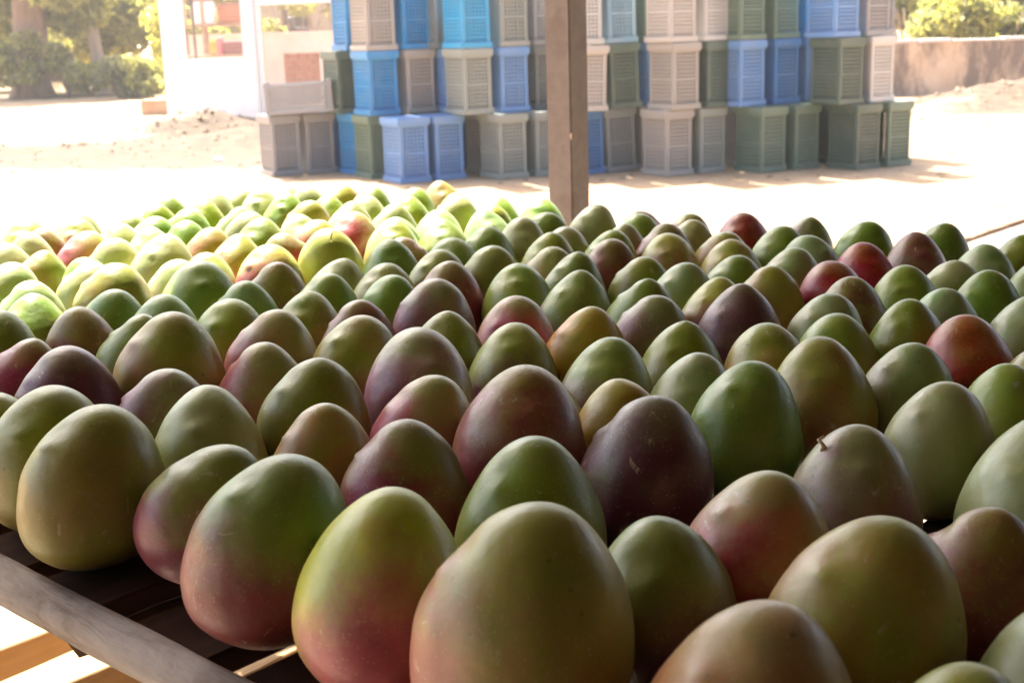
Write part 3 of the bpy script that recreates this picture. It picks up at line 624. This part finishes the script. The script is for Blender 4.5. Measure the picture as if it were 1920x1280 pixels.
# ------------------------------------------------------------------ mango skins: ground colour, blush colour, blush bias, vertical pull, sideways pull (towards the beak side)
SK = {
 'y': ((.38, .41, .20), (.41, .36, .16), -.15, .3, .1), 'g': ((.22, .31, .075), (.30, .32, .09), -.12, .3, .1), 'o': ((.27, .315, .07), (.33, .27, .10), -.05, .5, .15),
 'w': ((.30, .39, .17), (.36, .33, .20), -.10, .3, .2), 'b': ((.31, .33, .085), (.42, .225, .13), .10, .4, .2), 'n': ((.29, .27, .08), (.27, .09, .085), .30, .7, .1),
 'v': ((.28, .32, .095), (.18, .07, .08), .05, 1.3, .0), 'm': ((.27, .25, .09), (.29, .06, .10), .34, .9, .2), 'd': ((.22, .19, .10), (.14, .042, .062), .42, .8, .0),
 'r': ((.36, .22, .10), (.36, .05, .06), .42, .7, .0), 'R': ((.45, .37, .17), (.47, .185, .125), .20, 1.0, .3), 'k': ((.34, .33, .13), (.47, .15, .17), .16, .6, .7),
 'q': ((.30, .32, .14), (.28, .12, .145), .20, .6, .4), 'P': ((.36, .37, .11), (.50, .255, .19), .0, .7, .75), 'T': ((.40, .42, .105), (.42, .155, .16), -.16, .75, .95),
 'U': ((.25, .30, .085), (.26, .085, .095), .06, 1.25, .3), 't': ((.46, .41, .12), (.50, .30, .09), .05, .5, .2)}
MS = {}
for key, (c1, c2, bias, pz, px_) in SK.items():
    m, nt, b = newmat('mango_skin_' + key); v = coords(nt, 'Object', rnd=37.0); o_ = N(nt, 'ShaderNodeTexCoord').outputs['Object']
    sep = N(nt, 'ShaderNodeSeparateXYZ'); nt.links.new(o_, sep.inputs[0])
    zt = math_(nt, 'MULTIPLY', math_(nt, 'SUBTRACT', .62, sep.outputs[2]), pz); xt = math_(nt, 'MULTIPLY', sep.outputs[0], -px_)
    n1 = noise(nt, v, 1.5, 4, .55, .3); nn = math_(nt, 'MULTIPLY', math_(nt, 'SUBTRACT', n1, .5), 1.7)
    msk = math_(nt, 'ADD', math_(nt, 'ADD', zt, xt), math_(nt, 'ADD', nn, bias))
    fine = math_(nt, 'MULTIPLY', math_(nt, 'SUBTRACT', noise(nt, v, 22, 4, .7), .5), .35)
    mask = ramp(nt, math_(nt, 'ADD', math_(nt, 'ADD', msk, fine), .5), [(.22, 0.0), (.98, 1.0)], 'EASE')
    # ground colour wanders between greener and yellower
    n2 = noise(nt, v, 3.4, 5, .6); gcol = ramp(nt, n2, [(.28, (c1[0] * .80, c1[1] * .92, c1[2] * .8)), (.5, c1), (.74, (c1[0] * 1.14, c1[1] * 1.03, c1[2] * 1.1))])
    bcol = ramp(nt, noise(nt, v, 4.6, 5, .65), [(.3, tuple(x * .8 for x in c2)), (.72, tuple(x * 1.15 for x in c2))])
    col = mix(nt, mask, gcol, bcol)
    oi = N(nt, 'ShaderNodeObjectInfo'); hs_ = N(nt, 'ShaderNodeHueSaturation')
    nt.links.new(math_(nt, 'MULTIPLY_ADD', oi.outputs['Random'], .036, .482), hs_.inputs['Hue'])
    rr = N(nt, 'ShaderNodeTexWhiteNoise', noise_dimensions='1D'); nt.links.new(oi.outputs['Random'], rr.inputs['W'])
    nt.links.new(math_(nt, 'MULTIPLY_ADD', rr.outputs['Value'], .30, .70), hs_.inputs['Value']); hs_.inputs['Saturation'].default_value = 1.27
    nt.links.new(col, hs_.inputs['Color']); col = hs_.outputs[0]
    # waxy bloom in soft cloudy patches
    blm = ramp(nt, noise(nt, v, 2.7, 6, .62, .5), [(.50, 0.0), (.80, .18)]); col = mix(nt, blm, col, (.40, .37, .24))
    # pale lenticels
    vo_ = N(nt, 'ShaderNodeTexVoronoi'); vo_.inputs['Scale'].default_value = 34; nt.links.new(v, vo_.inputs['Vector'])
    dots = ramp(nt, vo_.outputs['Distance'], [(.10, 1.0), (.20, 0.0)]); dm = math_(nt, 'MULTIPLY', dots, ramp(nt, noise(nt, v, 5, 3), [(.36, 0.0), (.58, .55)]))
    col = mix(nt, dm, col, (.50, .45, .30))
    # corky scars and sap trails
    vs2 = coords(nt, 'Object', (1.0, 1.0, .33), 37.0, (.3, .5, 0)); sc_n = noise(nt, vs2, 7.5, 7, .72, 1.2)
    scar = ramp(nt, sc_n, [(.62, 0.0), (.66, .7)]); col = mix(nt, scar, col, (.47, .39, .25))
    # dark specks and bruises
    vo2 = N(nt, 'ShaderNodeTexVoronoi'); vo2.inputs['Scale'].default_value = 5.2; vo2.inputs['Randomness'].default_value = 1.0; nt.links.new(v, vo2.inputs['Vector'])
    sp = math_(nt, 'MULTIPLY', ramp(nt, math_(nt, 'ADD', vo2.outputs['Distance'], fine), [(.035, 1.0), (.075, 0.0)]), .55); col = mix(nt, sp, col, (.07, .055, .03))
    nt.links.new(col, b.inputs['Base Color'])
    rg = ramp(nt, noise(nt, v, 6, 5, .6), [(.3, .32), (.7, .50)]); nt.links.new(mix(nt, scar, rg, (.25, .25, .25)), b.inputs['Roughness'])
    b.inputs['Specular IOR Level'].default_value = .65
    b.inputs['Sheen Weight'].default_value = .06; b.inputs['Sheen Roughness'].default_value = .45; b.inputs['Sheen Tint'].default_value = (.95, .92, .8, 1)
    bh = math_(nt, 'ADD', math_(nt, 'MULTIPLY', noise(nt, v, 60, 4, .6), .10), math_(nt, 'ADD', math_(nt, 'MULTIPLY', noise(nt, v, 7, 3, .5), .7), math_(nt, 'MULTIPLY', scar, .35)))
    bump(nt, b, bh, .075, .03); MS[key] = m
LOOK = {'y': 'pale yellow green', 'g': 'plain green', 'o': 'olive green', 'w': 'grey green waxy', 'b': 'tan flushed green', 'n': 'brownish maroon', 'v': 'green topped brown based', 'm': 'green tipped maroon', 'd': 'very dark maroon',
        'r': 'deep red', 'R': 'orange red flushed', 'k': 'rose pink flushed', 'q': 'greyish purple', 'P': 'peach pink flushed', 'T': 'yellow green pink cheeked', 'U': 'green topped maroon based', 't': 'golden yellow'}

# ------------------------------------------------------------------ mangoes: tip pixel, apparent width, skin; each stands on the slats
MANGO = """975 975 425 P
755 940 345 T
530 855 330 U
400 822 250 U
160 780 272 o
78 738 240 o
1425 1143 430 R
1655 978 400 b
1838 963 270 n
1990 1170 350 y
1835 1268 300 b
1425 895 300 k
1615 805 257 q
1215 1002 225 v
990 838 290 o
750 792 250 m
1210 765 257 d
1005 700 255 n
800 717 210 k
1395 697 225 g
1560 650 207 b
1765 733 222 y
1965 800 310 y
1900 685 190 g
1690 645 155 w
1800 600 170 r
1150 722 145 t
1145 650 170 v
1290 668 155 y
1440 618 160 b
1410 543 175 d
1582 580 155 g
1278 605 160 o
1100 577 170 t
957 610 165 v
790 630 212 q
580 687 215 o
600 770 200 b
380 727 225 y
300 700 172 q
487 650 175 k
315 595 212 b
115 653 205 d
25 633 150 m
225 592 135 o
160 583 135 n
515 585 185 k
660 598 185 b
658 568 145 m
830 592 140 o
810 532 157 q
965 567 145 k
1235 555 140 q
400 562 118 o
560 557 100 o
320 563 100 w
55 552 130 g
10 595 95 g
210 542 130 g
205 503 160 b
480 517 115 w
535 512 85 n
370 488 155 g
50 535 130 w
695 515 140 g
610 512 110 g
745 497 95 o
820 492 140 m
950 497 137 g
1065 478 130 g
1100 517 150 v
1045 465 100 k
935 467 125 v
1200 532 92 g
1290 500 115 w
1345 515 130 T
1455 503 120 b
1507 410 95 q
1620 422 90 g
1765 423 97 g
1705 447 105 n
1613 453 125 r
1545 448 97 w
1470 470 92 w
1530 500 97 r
1595 530 135 n
1695 503 125 g
1780 490 94 y
1845 467 112 w
1917 450 100 o
1860 508 114 g
1785 545 125 w
1690 580 110 o
1515 567 90 y
1912 555 165 y
1930 498 95 g
1390 405 90 r
1424 430 97 g
1347 446 92 b
1260 445 115 T
1215 423 100 m
1180 410 78 g
1280 418 74 y
1310 440 70 b
1075 395 80 y
1093 428 75 y
1120 434 80 g
1133 443 97 n
1175 482 108 o
1386 485 92 g
1188 420 80 y
830 345 88 b
690 352 70 g
620 348 74 b
770 357 66 g
922 375 64 g
990 382 70 g
450 357 80 y
540 352 64 y
562 352 64 y
530 365 82 g
573 381 82 b
620 370 70 g
667 382 76 y
688 377 70 y
646 401 97 k
747 389 82 y
756 374 74 g
830 371 80 y
830 390 90 w
912 387 74 o
937 400 97 w
935 426 100 g
745 409 88 w
735 421 115 o
830 410 97 g
843 451 100 g
745 457 112 g
852 476 88 o
617 432 130 P
542 416 97 P
558 402 82 y
500 460 130 T
437 445 105 P
322 374 60 g
370 378 66 o
412 362 60 y
358 394 72 g
417 396 70 y
277 397 82 o
267 414 70 g
228 405 60 y
135 400 60 y
172 409 90 b
55 414 78 o
78 430 66 n
102 443 78 y
150 440 88 k
210 430 76 y
197 447 105 y
320 418 70 g
330 432 105 y
295 448 130 y
388 425 66 b
460 418 78 g
50 470 120 b
30 462 105 y
10 498 120 y
160 495 110 y
325 492 105 y
487 408 78 y
1022 420 92 y
1005 404 82 g
1045 440 100 o
628 492 115 y
485 360 62 y"""
LST = [(float(q[0]), float(q[1]), float(q[2]), q[3]) for q in (l.split() for l in MANGO.split('\n'))]
items = []; TILT = []
CEN = {(755, 940): -44, (530, 855): -38, (400, 822): -58, (160, 780): -14, (1425, 1143): -23, (1655, 978): -33, (1425, 895): -16, (1215, 1002): 14, (1005, 700): -28, (515, 585): -13, (790, 630): -9, (315, 595): -8, (1615, 805): -9}
for x, y, w, c in LST:
    H = .118
    for _ in range(12):
        p = onz(x, y, ZR + H - .003); W = min(max(w * depth(p - [0, 0, .04]) / F, .092), .128); H = .6 * H + .4 * W * 1.14
    sh_c = CEN.get((int(x), int(y)), 0) * depth(p - [0, 0, .05]) / F      # how far the body sits to the side of its tip
    items.append([p[0] + sh_c, p[1], W, c]); TILT.append(math.atan2(-sh_c, H * .55))
X = np.array([i[:2] for i in items]); X0 = X.copy(); R = np.array([i[2] for i in items]) / 2
for _ in range(500):
    D = X[:, None] - X[None]; dd = np.hypot(D[..., 0], D[..., 1]) + 1e-9; np.fill_diagonal(dd, 9)
    ov = np.maximum((R[:, None] + R[None]) * .97 - dd, 0); X += .25 * (D / dd[..., None] * ov[..., None]).sum(1) + .015 * (X0 - X)
    vv = X @ VV; low = np.maximum(VF + .020 + R * .56 - vv, 0); X += low[:, None] * VV[None] * .5
fill = []
gx = np.random.default_rng(5)
cand = [(u_, v_) for u_ in np.arange(UL + .06, UR_ - .05, .012) for v_ in np.arange(VF + .075, VB - .03, .012)]; gx.shuffle(cand)
Xs = [tuple(q) for q in X]; Rs = list(R)
for u_, v_ in cand:
    q = UU * u_ + VV * v_; r_ = .042; px, py = proj((q[0], q[1], ZR + .1))
    arr = np.array(Xs); dmin = (np.hypot(arr[:, 0] - q[0], arr[:, 1] - q[1]) - np.array(Rs)).min()
    if dmin > r_ * .9 and q @ UU < .36:
        Xs.append(tuple(q)); Rs.append(r_); fill.append((q[0], q[1], .085, random.choice('gygowbvnkm')))
allm = [(X[i][0], X[i][1], items[i][2], items[i][3]) for i in range(len(items))] + fill
nfirst = len(items); mg = random.Random(21); OBJ = []
cnt = {}
for i, (x, y, W, c) in enumerate(allm):
    k = mg.randrange(len(MM)); rz = math.radians(mg.gauss(38, 38)); tx, ty = mg.gauss(0, .06), mg.gauss(0, .06)
    if i >= nfirst: rz = mg.uniform(0, 6.28)
    if i < nfirst and TILT[i]: tx, ty = tx * .4, TILT[i]
    M3 = Matrix.Rotation(tx, 3, 'X') @ Matrix.Rotation(ty, 3, 'Y') @ Matrix.Rotation(rz, 3, 'Z'); A = np.array(M3)
    hz = 1.0 if i >= nfirst else mg.uniform(.96, 1.04); S = np.array([W, W, W * hz]); xr = np.ptp((MV[k] * S) @ A.T[:, 0]) / W; S[:2] /= xr
    V3 = (MV[k] * S) @ A.T; zmin = V3[:, 2].min(); cxy = (V3[:, :2].max(0) + V3[:, :2].min(0)) / 2
    o = bpy.data.objects.new('mango', MM[k]); COL.objects.link(o)
    if not MM[k].materials: MM[k].materials.append(None)
    o.material_slots[0].link = 'OBJECT'; o.material_slots[0].material = MS[c]
    o.rotation_euler = M3.to_euler(); o.scale = S; o.location = (x - cxy[0], y - cxy[1], ZR - zmin + .0004)
    OBJ.append(o)
def zones(u_, v_):
    z = []
    if v_ < .56: z.append('by the pole rail')
    if u_ < -1.36: z.append('in the sun'); 
    else: z.append('in the shade')
    if v_ > 1.60: z.append('on the rack edge facing the crates')
    if u_ < -1.88: z.append('on the sunlit end row of the rack')
    return z
def art(s): return ('an ' if s[0] in 'aeiou' else 'a ') + s
PTS = np.array([m_[:2] for m_ in allm]); looks = [LOOK[m_[3]] for m_ in allm]
def cands(i):
    x, y, W, c = allm[i]; u_, v_ = PTS[i] @ UU, PTS[i] @ VV
    size = 'large ' if W > .101 else ('small ' if W < .0885 else ''); full = size + looks[i] + ' mango'
    d_ = np.hypot(*(PTS - PTS[i]).T); nb = [looks[j] for j in d_.argsort()[1:6]]
    out = [f'{full} {z}' for z in zones(u_, v_)]
    for z in zones(u_, v_):
        for q in nb: out.append(f'{full} {z} beside {art(q)} one')
    for a1 in range(5):
        for a2 in range(a1 + 1, 5):
            if nb[a1] != nb[a2]: out.append(f'{full} {zones(u_, v_)[0]} between {art(nb[a1])} and {art(nb[a2])} one')
    return [l for l in out if len(l.split()) <= 16]
CAND = [cands(i) for i in range(len(allm))]
from collections import Counter
CC = Counter(l for cs in CAND for l in set(cs))
for i, o in enumerate(OBJ):
    lab = next((l for l in CAND[i] if CC[l] == 1), min(CAND[i], key=lambda l: CC[l]))
    tag(o, lab, 'mango', 'mangoes standing tip up on the rack')
def nearest(px, py):
    return min(range(nfirst), key=lambda i: math.hypot(LST[i][0] - px, LST[i][1] - py))
m_thread = simple('dry_thread', (.55, .36, .18), (.75, .55, .33), 60, .8, 0)
for (tx_, ty_, ax_, ay_, r_, pts) in ((1615, 805, 1535, 842, .0018, [(0, 0, -.004), (.001, -.002, .003), (-.002, 0, .007), (.002, .001, .009)]), (617, 432, 620, 452, .0014, [(0, 0, -.004), (0, -.003, .004), (.002, -.003, .012), (.004, -.004, .018)])):
    i = nearest(tx_, ty_); o = OBJ[i]; bpy.context.view_layer.update()
    co = MV[MM.index(o.data)]; wco = np.array([list(o.matrix_world @ Vector(q)) for q in co]); pr = np.array([proj(q) for q in wco]); dp = np.array([depth(q) for q in wco])
    sel = np.hypot(pr[:, 0] - ax_, pr[:, 1] - ay_) + (dp - dp.min()) * 1200; j = int(sel.argmin())
    t = link('dry_thread', MB().tube([Vector(wco[j]) + Vector(q) for q in pts], [r_, r_, r_ * .8, r_ * .5], 6).mesh('dry_thread', True), m_thread)
    t.parent = o; t.matrix_parent_inverse = o.matrix_world.inverted()
print('mangoes', nfirst, 'fill', len(fill))
